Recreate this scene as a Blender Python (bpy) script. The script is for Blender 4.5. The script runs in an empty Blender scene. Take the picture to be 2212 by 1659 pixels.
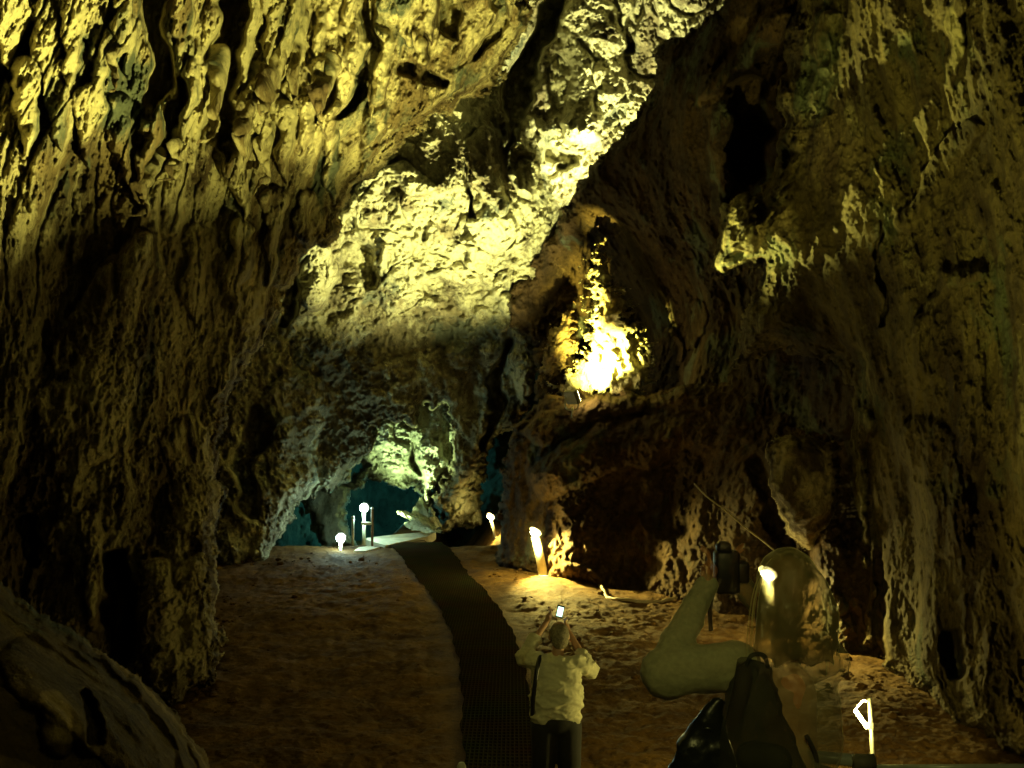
import bpy, bmesh, math, random
import numpy as np
from mathutils import Vector, Matrix
random.seed(7)
C = bpy.context.scene
COL = C.collection
# ---------------------------------------------------------------- camera
CAMZ = 3.6
F = 2169.0; CX = 1106.0; CY = 829.5; YH = 894.0
PITCH = math.atan((YH - CY) / F)
cam_d = bpy.data.cameras.new('camera'); cam = bpy.data.objects.new('camera', cam_d); COL.objects.link(cam)
cam.location = (0, 0, CAMZ); cam.rotation_euler = (math.pi/2 + PITCH, 0, 0)
cam_d.sensor_width = 36; cam_d.lens = 36 * F / 2212.0; cam_d.clip_end = 300; cam_d.clip_start = 0.05
C.camera = cam
cp, sp = math.cos(PITCH), math.sin(PITCH)
def at(X, Y, D):
    """photo position (2212 wide) at forward distance D -> world point"""
    px = (X - CX) / F; py = (CY - Y) / F
    dy = cp - py * sp; dz = sp + py * cp
    t = D / dy
    return np.array([px * t, D, CAMZ + dz * t])
def V(X, Y, D): return Vector(at(X, Y, D).tolist())
# ---------------------------------------------------------------- numpy noise
G3 = np.array([[1,1,0],[-1,1,0],[1,-1,0],[-1,-1,0],[1,0,1],[-1,0,1],[1,0,-1],[-1,0,-1],
               [0,1,1],[0,-1,1],[0,1,-1],[0,-1,-1],[1,1,0],[-1,1,0],[0,-1,1],[0,-1,-1]], dtype=np.float32)
def _h(ix, iy, iz, s):
    h = ix.astype(np.uint32) * np.uint32(374761393) + iy.astype(np.uint32) * np.uint32(668265263) \
        + iz.astype(np.uint32) * np.uint32(2147483647) + np.uint32((s * 1274126177) & 0xffffffff)
    h ^= h >> np.uint32(13); h *= np.uint32(1274126177); h ^= h >> np.uint32(16)
    h *= np.uint32(2246822519); h ^= h >> np.uint32(13)
    return h
def perlin(p, s=0):
    i = np.floor(p).astype(np.int32); f = (p - i).astype(np.float32)
    u = f * f * f * (f * (f * 6 - 15) + 10)
    r = 0
    for a in (0, 1):
        wx = u[:, 0] if a else 1 - u[:, 0]
        for b in (0, 1):
            wy = u[:, 1] if b else 1 - u[:, 1]
            for c in (0, 1):
                wz = u[:, 2] if c else 1 - u[:, 2]
                g = G3[_h(i[:, 0] + a, i[:, 1] + b, i[:, 2] + c, s) & np.uint32(15)]
                d = g[:, 0] * (f[:, 0] - a) + g[:, 1] * (f[:, 1] - b) + g[:, 2] * (f[:, 2] - c)
                r = r + wx * wy * wz * d
    return r
def fbm(p, fr, octv, s=0, an=(1, 1, 1), gain=.5):
    q = p * np.array(an, dtype=np.float32) * fr; r = 0; a = 1.0
    for k in range(octv):
        r = r + a * perlin(q + 17.3 * k, s + k); q = q * 2.03; a *= gain
    return r
def ridge(p, fr, octv, s=0, an=(1, 1, 1), gain=.5):
    q = p * np.array(an, dtype=np.float32) * fr; r = 0; a = 1.0
    for k in range(octv):
        r = r + a * (1 - 2 * np.abs(perlin(q + 9.1 * k, s + k))) ** 2; q = q * 2.1; a *= gain
    return r
def worley(p, fr, s=0, an=(1, 1, 1), jit=.9):
    q = p * np.array(an, dtype=np.float32) * fr
    i = np.floor(q).astype(np.int32); f = (q - i).astype(np.float32)
    best = np.full(len(q), 9.0, np.float32)
    for a in (-1, 0, 1):
        for b in (-1, 0, 1):
            for c in (-1, 0, 1):
                h = _h(i[:, 0] + a, i[:, 1] + b, i[:, 2] + c, s)
                jx = (h & np.uint32(1023)).astype(np.float32) / 1023
                jy = ((h >> np.uint32(10)) & np.uint32(1023)).astype(np.float32) / 1023
                jz = ((h >> np.uint32(20)) & np.uint32(1023)).astype(np.float32) / 1023
                d = (a + jx * jit - f[:, 0]) ** 2 + (b + jy * jit - f[:, 1]) ** 2 + (c + jz * jit - f[:, 2]) ** 2
                best = np.minimum(best, d)
    return np.sqrt(best)
def crust(P, s, k=1.0):
    """crisp pits, scabs and sharp little ridges"""
    w = worley(P + .10*np.stack([perlin(P*3, s), perlin(P*3, s+1), perlin(P*3, s+2)], 1), 3.6, s+3, (1, 1, .8))
    m = np.clip(fbm(P, .6, 3, s+4)*2+.6, 0, 1)
    return k*(-.16*np.clip((.36-w)/.3, 0, 1)*m + .10*ridge(P, 2.6, 4, s+5, gain=.65) + .09*fbm(P, 6, 3, s+6, gain=.75)*(1.2-m) + .14*np.abs(fbm(P, 1.7, 4, s+7, gain=.7)))
def sstep(a, b, x):
    t = np.clip((x - a) / (b - a), 0, 1); return t * t * (3 - 2 * t)
# ---------------------------------------------------------------- tagging / linking
def tag(o, label=None, cat=None, group=None, kind=None):
    if label: o['label'] = label
    if cat: o['category'] = cat
    if group: o['group'] = group
    if kind: o['kind'] = kind
    return o
def empty(name, loc, rz=0, **k):
    o = bpy.data.objects.new(name, None); COL.objects.link(o); o.location = loc; o.rotation_euler = (0, 0, rz)
    o.empty_display_size = .1
    return tag(o, **k)
def copy_tree(o, parent=None):
    c = o.copy(); COL.objects.link(c); c.parent = parent
    for ch in list(o.children): copy_tree(ch, c)
    return c
# ---------------------------------------------------------------- materials
def mat_new(name):
    m = bpy.data.materials.new(name); m.use_nodes = True
    nt = m.node_tree; b = nt.nodes['Principled BSDF']; return m, nt, b
def simple(name, col, rough=.6, metal=0, noise=.15, scale=20, bump=.0, emit=None, es=0, alpha=1):
    m, nt, b = mat_new(name); N = nt.nodes; L = nt.links
    tc = N.new('ShaderNodeTexCoord'); n = N.new('ShaderNodeTexNoise'); n.inputs['Scale'].default_value = scale
    n.inputs['Detail'].default_value = 5
    L.new(tc.outputs['Object'], n.inputs['Vector'])
    r = N.new('ShaderNodeValToRGB'); L.new(n.outputs['Fac'], r.inputs['Fac'])
    r.color_ramp.elements[0].position = .3; r.color_ramp.elements[1].position = .7
    r.color_ramp.elements[0].color = [c * (1 - noise) for c in col] + [1]
    r.color_ramp.elements[1].color = [min(1, c * (1 + noise)) for c in col] + [1]
    L.new(r.outputs['Color'], b.inputs['Base Color'])
    b.inputs['Roughness'].default_value = rough; b.inputs['Metallic'].default_value = metal
    if bump:
        bp = N.new('ShaderNodeBump'); bp.inputs['Strength'].default_value = bump; bp.inputs['Distance'].default_value = .01
        L.new(n.outputs['Fac'], bp.inputs['Height']); L.new(bp.outputs['Normal'], b.inputs['Normal'])
    if emit:
        b.inputs['Emission Color'].default_value = (*emit, 1); b.inputs['Emission Strength'].default_value = es
    if alpha < 1:                                   # thin, see-through matter: only outward faces count
        g = N.new('ShaderNodeNewGeometry'); mx = N.new('ShaderNodeMath'); mx.operation = 'MULTIPLY_ADD'
        L.new(g.outputs['Backfacing'], mx.inputs[0]); mx.inputs[1].default_value = -alpha; mx.inputs[2].default_value = alpha
        L.new(mx.outputs[0], b.inputs['Alpha'])
    return m
def rock(name, dark, mid, pale, stain=(.09, .10, .07), palecut=.58, sc=.7, bump=.5, rough=.85, an=(1, 1, .45), fine=14):
    m, nt, b = mat_new(name); N = nt.nodes; L = nt.links
    tc = N.new('ShaderNodeTexCoord'); mp = N.new('ShaderNodeMapping'); mp.inputs['Scale'].default_value = an
    L.new(tc.outputs['Object'], mp.inputs['Vector'])
    def noise(s, det, ro=.6, src=mp.outputs[0]):
        n = N.new('ShaderNodeTexNoise'); n.inputs['Scale'].default_value = s; n.inputs['Detail'].default_value = det
        n.inputs['Roughness'].default_value = ro; L.new(src, n.inputs['Vector']); return n.outputs['Fac']
    def ramp(src, a, bb):
        r = N.new('ShaderNodeMapRange'); r.inputs['From Min'].default_value = a; r.inputs['From Max'].default_value = bb
        L.new(src, r.inputs['Value']); return r.outputs[0]
    def mix(f, a, bb):
        x = N.new('ShaderNodeMix'); x.data_type = 'RGBA'; L.new(f, x.inputs['Factor'])
        for i, v in ((6, a), (7, bb)):
            if isinstance(v, tuple): x.inputs[i].default_value = (*v, 1)
            else: L.new(v, x.inputs[i])
        return x.outputs[2]
    def mth(op, a, bb):
        x = N.new('ShaderNodeMath'); x.operation = op
        for i, v in ((0, a), (1, bb)):
            if isinstance(v, (int, float)): x.inputs[i].default_value = v
            else: L.new(v, x.inputs[i])
        return x.outputs[0]
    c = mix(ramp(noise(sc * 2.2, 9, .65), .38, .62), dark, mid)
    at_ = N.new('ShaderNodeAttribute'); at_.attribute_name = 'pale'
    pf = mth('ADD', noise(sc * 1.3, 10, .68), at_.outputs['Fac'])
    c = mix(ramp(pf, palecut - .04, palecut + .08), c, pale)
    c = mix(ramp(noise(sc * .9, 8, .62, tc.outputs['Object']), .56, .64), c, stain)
    v = N.new('ShaderNodeTexVoronoi'); v.inputs['Scale'].default_value = 3.2; L.new(mp.outputs[0], v.inputs['Vector'])
    c = mix(mth('MULTIPLY', ramp(noise(9, 6, .7), .56, .66), .7), c, tuple(x * .45 for x in dark))
    L.new(c, b.inputs['Base Color']); b.inputs['Roughness'].default_value = rough
    b.inputs['Specular IOR Level'].default_value = .15
    b1 = N.new('ShaderNodeBump'); b1.inputs['Strength'].default_value = min(1, bump*1.5); b1.inputs['Distance'].default_value = .16
    L.new(noise(fine * .3, 9, .78), b1.inputs['Height'])
    b2 = N.new('ShaderNodeBump'); b2.inputs['Strength'].default_value = min(1, bump*1.6); b2.inputs['Distance'].default_value = .05
    L.new(noise(fine, 6, .7, tc.outputs['Object']), b2.inputs['Height']); L.new(b1.outputs[0], b2.inputs['Normal'])
    L.new(b2.outputs[0], b.inputs['Normal'])
    return m
# ---------------------------------------------------------------- sheet builder
def mesh_obj(name, co, quads, mat, pale=None, parent=None, smooth=True, origin=None):
    co = np.asarray(co, np.float32)
    if origin is not None: co = co - np.asarray(origin, np.float32)
    me = bpy.data.meshes.new(name)
    n = len(co); me.vertices.add(n); me.vertices.foreach_set('co', co.ravel())
    k = quads.shape[1]; m = len(quads)
    me.loops.add(m * k); me.loops.foreach_set('vertex_index', quads.astype(np.int32).ravel())
    me.polygons.add(m); me.polygons.foreach_set('loop_start', np.arange(0, m * k, k, dtype=np.int32))
    me.polygons.foreach_set('loop_total', np.full(m, k, np.int32))
    me.update(calc_edges=True); me.validate()
    me.polygons.foreach_set('use_smooth', np.full(len(me.polygons), smooth)); 
    if pale is not None:
        a = me.attributes.new('pale', 'FLOAT', 'POINT'); a.data.foreach_set('value', np.asarray(pale, np.float32))
    me.materials.append(mat)
    o = bpy.data.objects.new(name, me); COL.objects.link(o)
    if origin is not None: o.location = [float(x) for x in origin]
    if parent: o.parent = parent
    return o
def seg_dist(X, Y, pts):
    """distance to polyline and parameter 0..1 along it"""
    best = np.full(X.shape, 1e9); par = np.zeros(X.shape)
    lens = [math.dist(pts[i][:2], pts[i+1][:2]) for i in range(len(pts)-1)]; tot = sum(lens) or 1; acc = 0
    for i in range(len(pts)-1):
        ax, ay = pts[i][:2]; bx, by = pts[i+1][:2]; dx, dy = bx-ax, by-ay; l2 = dx*dx+dy*dy or 1
        t = np.clip(((X-ax)*dx + (Y-ay)*dy)/l2, 0, 1)
        d = np.hypot(X-(ax+t*dx), Y-(ay+t*dy)); k = d < best
        best = np.where(k, d, best); par = np.where(k, (acc + t*lens[i])/tot, par); acc += lens[i]
    return best, par
def inside(X, Y, poly):
    r = np.zeros(X.shape, bool); n = len(poly)
    for i in range(n):
        x1, y1 = poly[i]; x2, y2 = poly[(i+1) % n]
        if y1 == y2: continue
        c = ((y1 > Y) != (y2 > Y)) & (X < (x2-x1)*(Y-y1)/(y2-y1)+x1)
        r ^= c
    return r
def tps(ctrl, X, Y):
    c = np.array(ctrl, float); P = c[:, :2] / 1000; v = 1 / c[:, 2]
    def U(r2): return np.where(r2 > 0, .5 * r2 * np.log(np.maximum(r2, 1e-12)), 0)
    n = len(P); r2 = ((P[:, None] - P[None]) ** 2).sum(-1)
    A = np.zeros((n+3, n+3)); A[:n, :n] = U(r2) + np.eye(n) * 2e-3; A[:n, n] = 1; A[:n, n+1:] = P
    A[n, :n] = 1; A[n+1:, :n] = P.T
    w = np.linalg.solve(A, np.r_[v, 0, 0, 0])
    x = X / 1000; y = Y / 1000; r = w[n] + w[n+1]*x + w[n+2]*y
    for i in range(n): r = r + w[i] * U((x-P[i, 0])**2 + (y-P[i, 1])**2)
    return 1 / np.clip(r, 1/60, 1/2)
def sheet(name, outline, ctrl, disp, mat, step=2.4, rim=(60, 2.0), rag=8, ragf=.02, strokes=(), pales=(), own=False, seed=0):
    o = np.array(outline, float)
    xs = np.arange(o[:, 0].min()-12, o[:, 0].max()+12, step); ys = np.arange(o[:, 1].min()-12, o[:, 1].max()+12, step)
    XX, YY = np.meshgrid(xs, ys); sh = XX.shape; X = XX.ravel(); Y = YY.ravel()
    d, _ = seg_dist(X, Y, list(outline) + [outline[0]]); ins = inside(X, Y, outline)
    sd = np.where(ins, d, -d)
    pn = np.stack([X, Y, np.full_like(X, seed*7.7)], 1).astype(np.float32)
    sd = sd + rag * fbm(pn, ragf, 5, seed+3, gain=.6) * 2.0
    keep = sd > -step * .3
    D = tps(ctrl, X, Y)
    e = np.clip(sd / rim[0], 0, 1); D = D + rim[1] * (1 - np.sqrt(np.clip(1 - (1-e)**2, 0, 1)))
    px = (X-CX)/F; py = (CY-Y)/F; dy = cp-py*sp; dz = sp+py*cp
    t = D/dy; Pw = np.stack([px*t, D, CAMZ+dz*t], 1).astype(np.float32)
    h = np.zeros(len(X), np.float32); k = np.where(keep)[0]
    h[k] = disp(Pw[k], X[k], Y[k])
    wob = fbm(pn[k], .012, 3, seed+11) * 22; wob2 = fbm(pn[k], .012, 3, seed+29) * 10
    hs = np.zeros(len(k)); hn = np.zeros(len(k))
    for s in strokes:                     # (points with widths, amp, kind)
        pts, amp = s[0], s[1]; kind = s[2] if len(s) > 2 else 'r'
        bx = np.array(pts)[:, :3]; w = bx[:, 2].max() + 30
        q = np.where((X[k] > bx[:, 0].min()-w) & (X[k] < bx[:, 0].max()+w) & (Y[k] > bx[:, 1].min()-w) & (Y[k] < bx[:, 1].max()+w))[0]
        if len(q) == 0: continue
        dd, par = seg_dist(X[k][q] + wob[q], Y[k][q] + wob2[q], pts)
        pr = np.linspace(0, 1, len(pts)) if len(pts) < 3 else np.r_[0, np.cumsum([math.dist(pts[i][:2], pts[i+1][:2]) for i in range(len(pts)-1)])]
        pr = pr / pr[-1]; ww = np.interp(par, pr, bx[:, 2]); x = np.clip(dd/ww, 0, 1)
        if kind == 'r': hs[q] = np.maximum(hs[q], amp*np.sqrt(1-x*x))
        else: hn[q] = np.minimum(hn[q], -amp*sstep(1, .45, x))
    h[k] += hs + hn
    D2 = np.maximum(D - h, .5); t = D2/dy; Pw = np.stack([px*t, D2, CAMZ+dz*t], 1)
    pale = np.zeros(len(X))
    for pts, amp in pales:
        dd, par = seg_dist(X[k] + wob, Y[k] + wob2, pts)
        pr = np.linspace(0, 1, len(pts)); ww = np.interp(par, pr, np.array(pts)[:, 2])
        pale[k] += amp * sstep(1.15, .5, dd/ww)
    idx = np.full(len(X), -1, np.int64); idx[k] = np.arange(len(k)); I = idx.reshape(sh)
    q = np.stack([I[1:, :-1], I[1:, 1:], I[:-1, 1:], I[:-1, :-1]], -1).reshape(-1, 4); q = q[(q >= 0).all(1)]
    org = None
    if own:
        P = Pw[k]; org = (P[:, 0].mean(), P[:, 1].mean(), P[:, 2].min())
    return mesh_obj(name, Pw[k], q, mat, pale[k], origin=org)
# ================================================================ MATERIALS
M_left = rock('rock_left', (.055, .036, .018), (.22, .16, .075), (.50, .43, .24), palecut=.50)
M_back = rock('rock_back', (.10, .085, .05), (.26, .22, .13), (.50, .47, .30), stain=(.15, .16, .12), palecut=.47)
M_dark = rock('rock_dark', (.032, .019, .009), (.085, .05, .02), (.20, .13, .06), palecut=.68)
M_right = rock('rock_right', (.05, .033, .016), (.17, .13, .05), (.30, .26, .12), stain=(.08, .09, .045), palecut=.63)
M_mound = rock('rock_mound', (.045, .026, .012), (.12, .072, .03), (.22, .14, .06), palecut=.66, an=(1, 1, 1))
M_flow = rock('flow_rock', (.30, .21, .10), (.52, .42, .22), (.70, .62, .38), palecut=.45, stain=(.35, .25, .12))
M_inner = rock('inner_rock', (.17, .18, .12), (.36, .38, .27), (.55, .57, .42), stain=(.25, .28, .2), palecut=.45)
M_boul = rock('boulder_rock', (.07, .046, .016), (.21, .145, .05), (.45, .33, .13), palecut=.60)
M_far = rock('far_rock', (.03, .045, .035), (.06, .09, .07), (.12, .16, .12), palecut=.7)
# ================================================================ ROCK SHEETS
def d_left(P, X, Y):
    w = sstep(820, 480, Y)
    q = P + .22 * np.stack([fbm(P, .8, 4, 5), fbm(P, .8, 3, 6), fbm(P, .8, 3, 7)], 1)
    lob = 1 - worley(q, 1.15, 11, (1, 1, .33)); lob2 = 1 - worley(q, 2.9, 12, (1, 1, .38)); lob3 = 1 - worley(q, 6.5, 13, (1, 1, .5))
    mk = np.clip(.65 + 1.3*fbm(P, .45, 2, 9), .15, 1.2); up = .60*lob*mk + .32*lob2*mk + .12*lob3 + .45*fbm(P, .5, 3, 14) + crust(P, 500, .8)
    dn = .7*fbm(P, .45, 5, 15, gain=.55) + .16*(1-worley(q, 3.2, 16, (1, 1, .7))) + crust(P, 510, 1.1)
    cr = -.18*np.exp(-(perlin(q*np.array([1.3, 1.3, .35], np.float32), 19)/.06)**2)*w
    return (up*w + dn*(1-w) + cr + .09*fbm(P, 3.5, 5, 18, gain=.65) + .05*ridge(q, 4.0, 4, 20, (1, 1, .5), gain=.6)).astype(np.float32)
T = lambda x, y0, y1, w, lean=0: [(x, y0, w), (x+lean*.5, (y0+y1)/2, w*.85), (x+lean*.85, y0+(y1-y0)*.85, w*.45), (x+lean, y1, 3)]
S = []
for a in [(30,-60,150,42,-8),(95,-60,210,38,5),(160,-60,190,40,-10),(215,-60,300,34,-4),(262,-60,165,30,8),(60,150,330,34,-6),
          (130,160,330,36,4),(190,210,360,30,0),(255,230,400,28,20),(330,250,470,26,-30),(390,-60,95,30,0),(400,100,310,24,6),
          (545,-60,190,30,-22),(590,-60,250,32,6),(635,-60,230,26,-8),(690,-60,120,22,0),(700,150,260,28,0),(770,-60,165,26,-6),(760,60,170,22,10),
          (560,180,330,26,0),(610,240,400,26,4),(660,230,330,22,0),(720,240,380,22,-4),(820,80,330,26,-10),(880,-60,105,30,-3),(930,-60,95,26,0),(905,100,200,20,0),
          (505,300,470,26,20),(660,430,560,22,-6),(720,330,440,20,0),(590,430,620,26,-8),(520,500,680,30,-10),(800,270,380,22,-20),(430,520,700,36,-16)]:
    S.append((T(*a), random.uniform(.5, .85)))
S += [([(520,-60,34),(490,120,40),(478,280,34),(500,345,10)], 1.8, 'd'), ([(330,-60,26),(335,60,30),(350,160,26),(320,250,16)], 1.2, 'd'),
      ([(385,180,16),(365,300,22),(340,360,18),(300,420,8)], 1.0, 'd'), ([(610,60,9),(590,140,14),(570,200,8)], .8, 'd'),
      ([(800,-60,20),(805,90,18),(770,210,16),(740,250,8)], 1.3, 'd'), ([(725,120,14),(705,230,18),(690,260,6)], 1.0, 'd'),
      ([(955,-60,22),(975,40,30),(985,80,12)], 1.2, 'd'), ([(1080,-60,10),(1070,80,16),(1020,120,10)], .8, 'd'),
      ([(870,150,20),(910,160,26),(960,180,14)], .8, 'd'), 
      ([(250,1210,30),(262,1300,36),(265,1400,34),(250,1440,20)], 2.6, 'd'), ([(60,1130,24),(70,1210,18)], 1.2, 'd'),
      ([(340,1240,40),(350,1330,52),(350,1440,50),(375,1510,30)], .7), ([(430,1240,45),(425,1330,50),(410,1440,46)], .6),
      ([(200,1130,30),(205,1250,22),(215,1350,20)], .5), ([(300,560,60),(240,700,90),(180,900,110)], .6), ([(400,950,50),(420,1100,50)], .5)]
LW = [(1130,-160),(1150,-20),(1140,60),(1100,140),(1075,190),(1000,225),(950,250),(880,305),(850,330),(800,385),(750,420),(738,470),(735,510),(690,530),(650,560),(640,600),
      (615,640),(590,700),(560,760),(520,820),(488,870),(475,950),(486,1060),(472,1150),(465,1260),(478,1350),(488,1420),(468,1470),(400,1520),(350,1540),(200,1560),(-200,1600),(-200,-160)]
c_left = [(-200,-100,6.2),(0,0,7.6),(450,0,12),(800,0,16),(1130,0,19.5),(0,400,9),(300,400,11.5),(500,450,14),(740,450,18.5),(850,300,18),
          (0,800,9.2),(300,800,12),(500,850,14.8),(0,1200,9.6),(300,1200,12.1),(470,1200,13.4),(380,1510,12.5),(200,1500,11.8),(-200,1400,7.5),(-200,600,7)]
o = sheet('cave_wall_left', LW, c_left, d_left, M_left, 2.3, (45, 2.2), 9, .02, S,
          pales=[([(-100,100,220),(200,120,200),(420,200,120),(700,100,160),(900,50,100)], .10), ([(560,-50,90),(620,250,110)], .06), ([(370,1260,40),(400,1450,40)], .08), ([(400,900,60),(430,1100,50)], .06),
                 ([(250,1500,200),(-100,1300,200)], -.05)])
tag(o, kind='structure')

def d_back(P, X, Y):
    q = P + .3 * np.stack([fbm(P, .9, 3, 25), fbm(P, .9, 3, 26), fbm(P, .9, 3, 27)], 1)
    h = 1.1*fbm(P, .28, 4, 21, gain=.5) + .22*(1-worley(q, 1.5, 22, (1, 1, .7))) + .16*(1-worley(q, 4, 23)) + .22*fbm(P, 1.8, 5, 24, gain=.62)
    h = h + crust(P, 520, 1.0)
    w = sstep(760, 620, Y)
    h = h + w*(.18*ridge(P, .5, 4, 28, (1, 1, .5)) - .25*np.exp(-(perlin(q*np.array([.9, .9, .4], np.float32), 29)/.05)**2))
    return h.astype(np.float32)
CMo = [(440,-160),(1760,-160),(1760,300),(1400,500),(1250,650),(1180,760),(1150,860),(1115,930),(1070,950),(1052,985),(1048,1060),(1038,1130),(1000,1146),(960,1150),
       (938,1146),(945,1110),(925,1075),(948,1030),(965,990),(968,920),(955,880),(915,880),(905,925),(890,930),(870,910),(835,905),(808,930),(800,985),
       (770,1015),(758,1030),(745,1052),(690,1070),(640,1105),(612,1150),(600,1190),(585,1230),(440,1250)]
c_back = [(500,1230,24.5),(600,1100,26),(540,850,27),(700,1000,28.3),(850,880,29),(950,1100,30),(1040,1100,31),(1130,850,29.5),(700,750,28.5),(900,720,29.5),(1100,680,29.3),
          (650,560,26.5),(800,450,26),(950,500,26.5),(1080,500,26.5),(950,300,25.5),(1200,250,27.6),(1300,120,27),(1300,-60,25.4),(1100,0,26.5),(1500,0,24.5),(1700,200,24.5),(500,300,23),(500,0,22),(1400,400,28)]
SB = [([(1215,-80,26),(1170,80,36),(1125,180,42),(1100,260,22),(1096,325,7)], 2.6, 'd'), ([(1000,350,7),(1015,400,9),(1025,470,7)], 1.3, 'd'),
      ([(1190,330,20),(1240,350,22),(1220,365,14)], .9, 'd'), ([(760,480,22),(770,560,36),(790,600,26)], 1.0, 'd'),
      ([(1380,-40,12),(1365,60,22),(1355,110,12)], 1.0, 'd'), ([(640,620,26),(625,670,22),(610,700,10)], 1.0, 'd'),
      ([(1100,740,12),(1075,820,18),(1060,900,18),(1050,960,14)], 1.5, 'd'), ([(1120,660,40),(1150,740,40),(1140,840,36)], .9),
      ([(680,540,36),(690,590,46),(680,650,24)], 1.0), ([(760,440,20),(765,520,24)], .8), ([(1270,40,60),(1290,150,70),(1260,260,50)], 1.2),
      ([(1130,280,36),(1140,360,34),(1130,410,18)], 1.2), ([(1040,300,30),(1060,380,34),(1085,450,18)], .8), ([(870,380,36),(900,400,30)], .8),
      ([(560,900,30),(520,1000,30),(540,1100,30)], 1.0, 'd'), ([(830,540,10),(828,570,12)], .7), ([(915,490,8),(918,515,9)], .5, 'd'), ([(1010,520,9),(1008,560,10)], .6),
      ([(930,620,30),(1000,650,40),(1060,640,30)], .5, 'd'), ([(640,860,60),(620,960,60),(640,1040,50)], .8)]
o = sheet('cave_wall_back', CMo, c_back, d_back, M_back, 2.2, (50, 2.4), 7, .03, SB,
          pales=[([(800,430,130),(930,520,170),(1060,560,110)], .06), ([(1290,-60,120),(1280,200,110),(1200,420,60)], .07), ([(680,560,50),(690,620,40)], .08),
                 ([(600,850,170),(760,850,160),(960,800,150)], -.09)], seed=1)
tag(o, kind='structure')

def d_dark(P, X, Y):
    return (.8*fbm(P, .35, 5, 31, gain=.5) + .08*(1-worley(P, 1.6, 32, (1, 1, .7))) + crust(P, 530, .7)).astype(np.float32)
Fo = [(1585,-160),(1560,-20),(1545,25),(1500,60),(1435,85),(1412,130),(1405,190),(1370,250),(1330,300),(1280,350),(1230,430),(1190,500),(1150,560),(1112,620),(1088,655),  # left outline is shaped to draw the diagonal edge of a cast shadow
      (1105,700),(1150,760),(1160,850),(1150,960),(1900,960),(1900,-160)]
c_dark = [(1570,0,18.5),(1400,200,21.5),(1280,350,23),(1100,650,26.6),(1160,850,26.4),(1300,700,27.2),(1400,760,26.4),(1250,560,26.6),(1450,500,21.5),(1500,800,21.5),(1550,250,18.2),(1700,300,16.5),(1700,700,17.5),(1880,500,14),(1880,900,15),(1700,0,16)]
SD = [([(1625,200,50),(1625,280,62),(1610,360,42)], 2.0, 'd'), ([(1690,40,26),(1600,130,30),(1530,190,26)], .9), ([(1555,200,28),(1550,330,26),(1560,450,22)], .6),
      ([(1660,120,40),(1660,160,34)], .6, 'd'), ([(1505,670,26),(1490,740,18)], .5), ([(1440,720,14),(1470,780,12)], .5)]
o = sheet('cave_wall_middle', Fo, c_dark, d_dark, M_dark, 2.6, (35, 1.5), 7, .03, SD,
          pales=[([(1560,180,30),(1530,210,26)], .3), ([(1700,20,30),(1590,70,30)], .22)], seed=2)
tag(o, kind='structure')

def d_right(P, X, Y):
    q = P + .4 * np.stack([fbm(P, .7, 3, 45), fbm(P, .7, 3, 46), fbm(P, .7, 3, 47)], 1)
    r = .6*fbm(P, .45, 5, 41, (1, 1, .6), gain=.52) + .14*ridge(q, .8, 4, 42, (1, 1, .55)) + .08*(1-worley(q, 4, 43, (1, 1, .7))) + crust(P, 540, .55)
    return r.astype(np.float32)
RWo = [(1715,-160),(1710,0),(1690,60),(1690,150),(1680,200),(1692,260),(1682,330),(1662,385),(1640,412),(1590,425),(1560,450),(1545,520),(1535,575),(1560,592),(1600,578),(1645,575),
       (1640,630),(1605,680),(1590,740),(1582,800),(1620,800),(1660,760),(1700,760),(1800,800),(1800,940),(1812,1020),(1820,1120),(1832,1220),(1838,1300),(1838,1400),(1880,1440),(1960,1490),
       (2100,1600),(2212,1672),(2500,1850),(2500,-160)]
c_right = [(1690,0,14.5),(1690,200,14.8),(1560,500,15.6),(1600,750,16.2),(1700,760,15.8),(1820,1100,15.6),(1838,1400,15.3),(1950,1490,13.2),(2100,1600,11),(2212,1650,10.2),(2212,1100,9.8),(2212,800,9.8),
           (2212,100,8.6),(2000,400,11.6),(1900,900,13.6),(2450,600,7.4),(2450,1600,8.6),(1850,100,12.4)]
SR = [([(1600,450,36),(1600,520,48),(1580,570,26)], .8), ([(1690,180,16),(1695,290,18),(1670,370,14)], .5), ([(1600,590,26),(1640,600,20)], .5, 'd'),
      ([(1905,480,6),(1905,700,8)], .4, 'd'), ([(1860,900,18),(1865,1100,20),(1862,1230,12)], .5), ([(1980,720,10),(2040,600,16),(2120,590,14)], .3),
      ([(2080,-60,22),(2060,100,20),(2045,180,10)], .35), ([(1790,40,22),(1770,110,20)], .4), ([(1960,480,20),(2040,350,30),(2100,280,24)], .35), ([(1905,1200,12),(1900,1420,20)], .6, 'd'),
      ([(2060,1380,26),(2065,1450,26)], .8, 'd'), ([(2000,960,60),(2050,1150,60)], .4)]
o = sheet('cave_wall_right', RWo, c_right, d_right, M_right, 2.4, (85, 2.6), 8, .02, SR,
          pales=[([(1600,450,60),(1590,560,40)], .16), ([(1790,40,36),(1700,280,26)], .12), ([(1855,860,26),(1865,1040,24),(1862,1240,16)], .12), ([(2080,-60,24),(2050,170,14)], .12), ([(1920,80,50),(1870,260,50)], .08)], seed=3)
tag(o, kind='structure')

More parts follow.
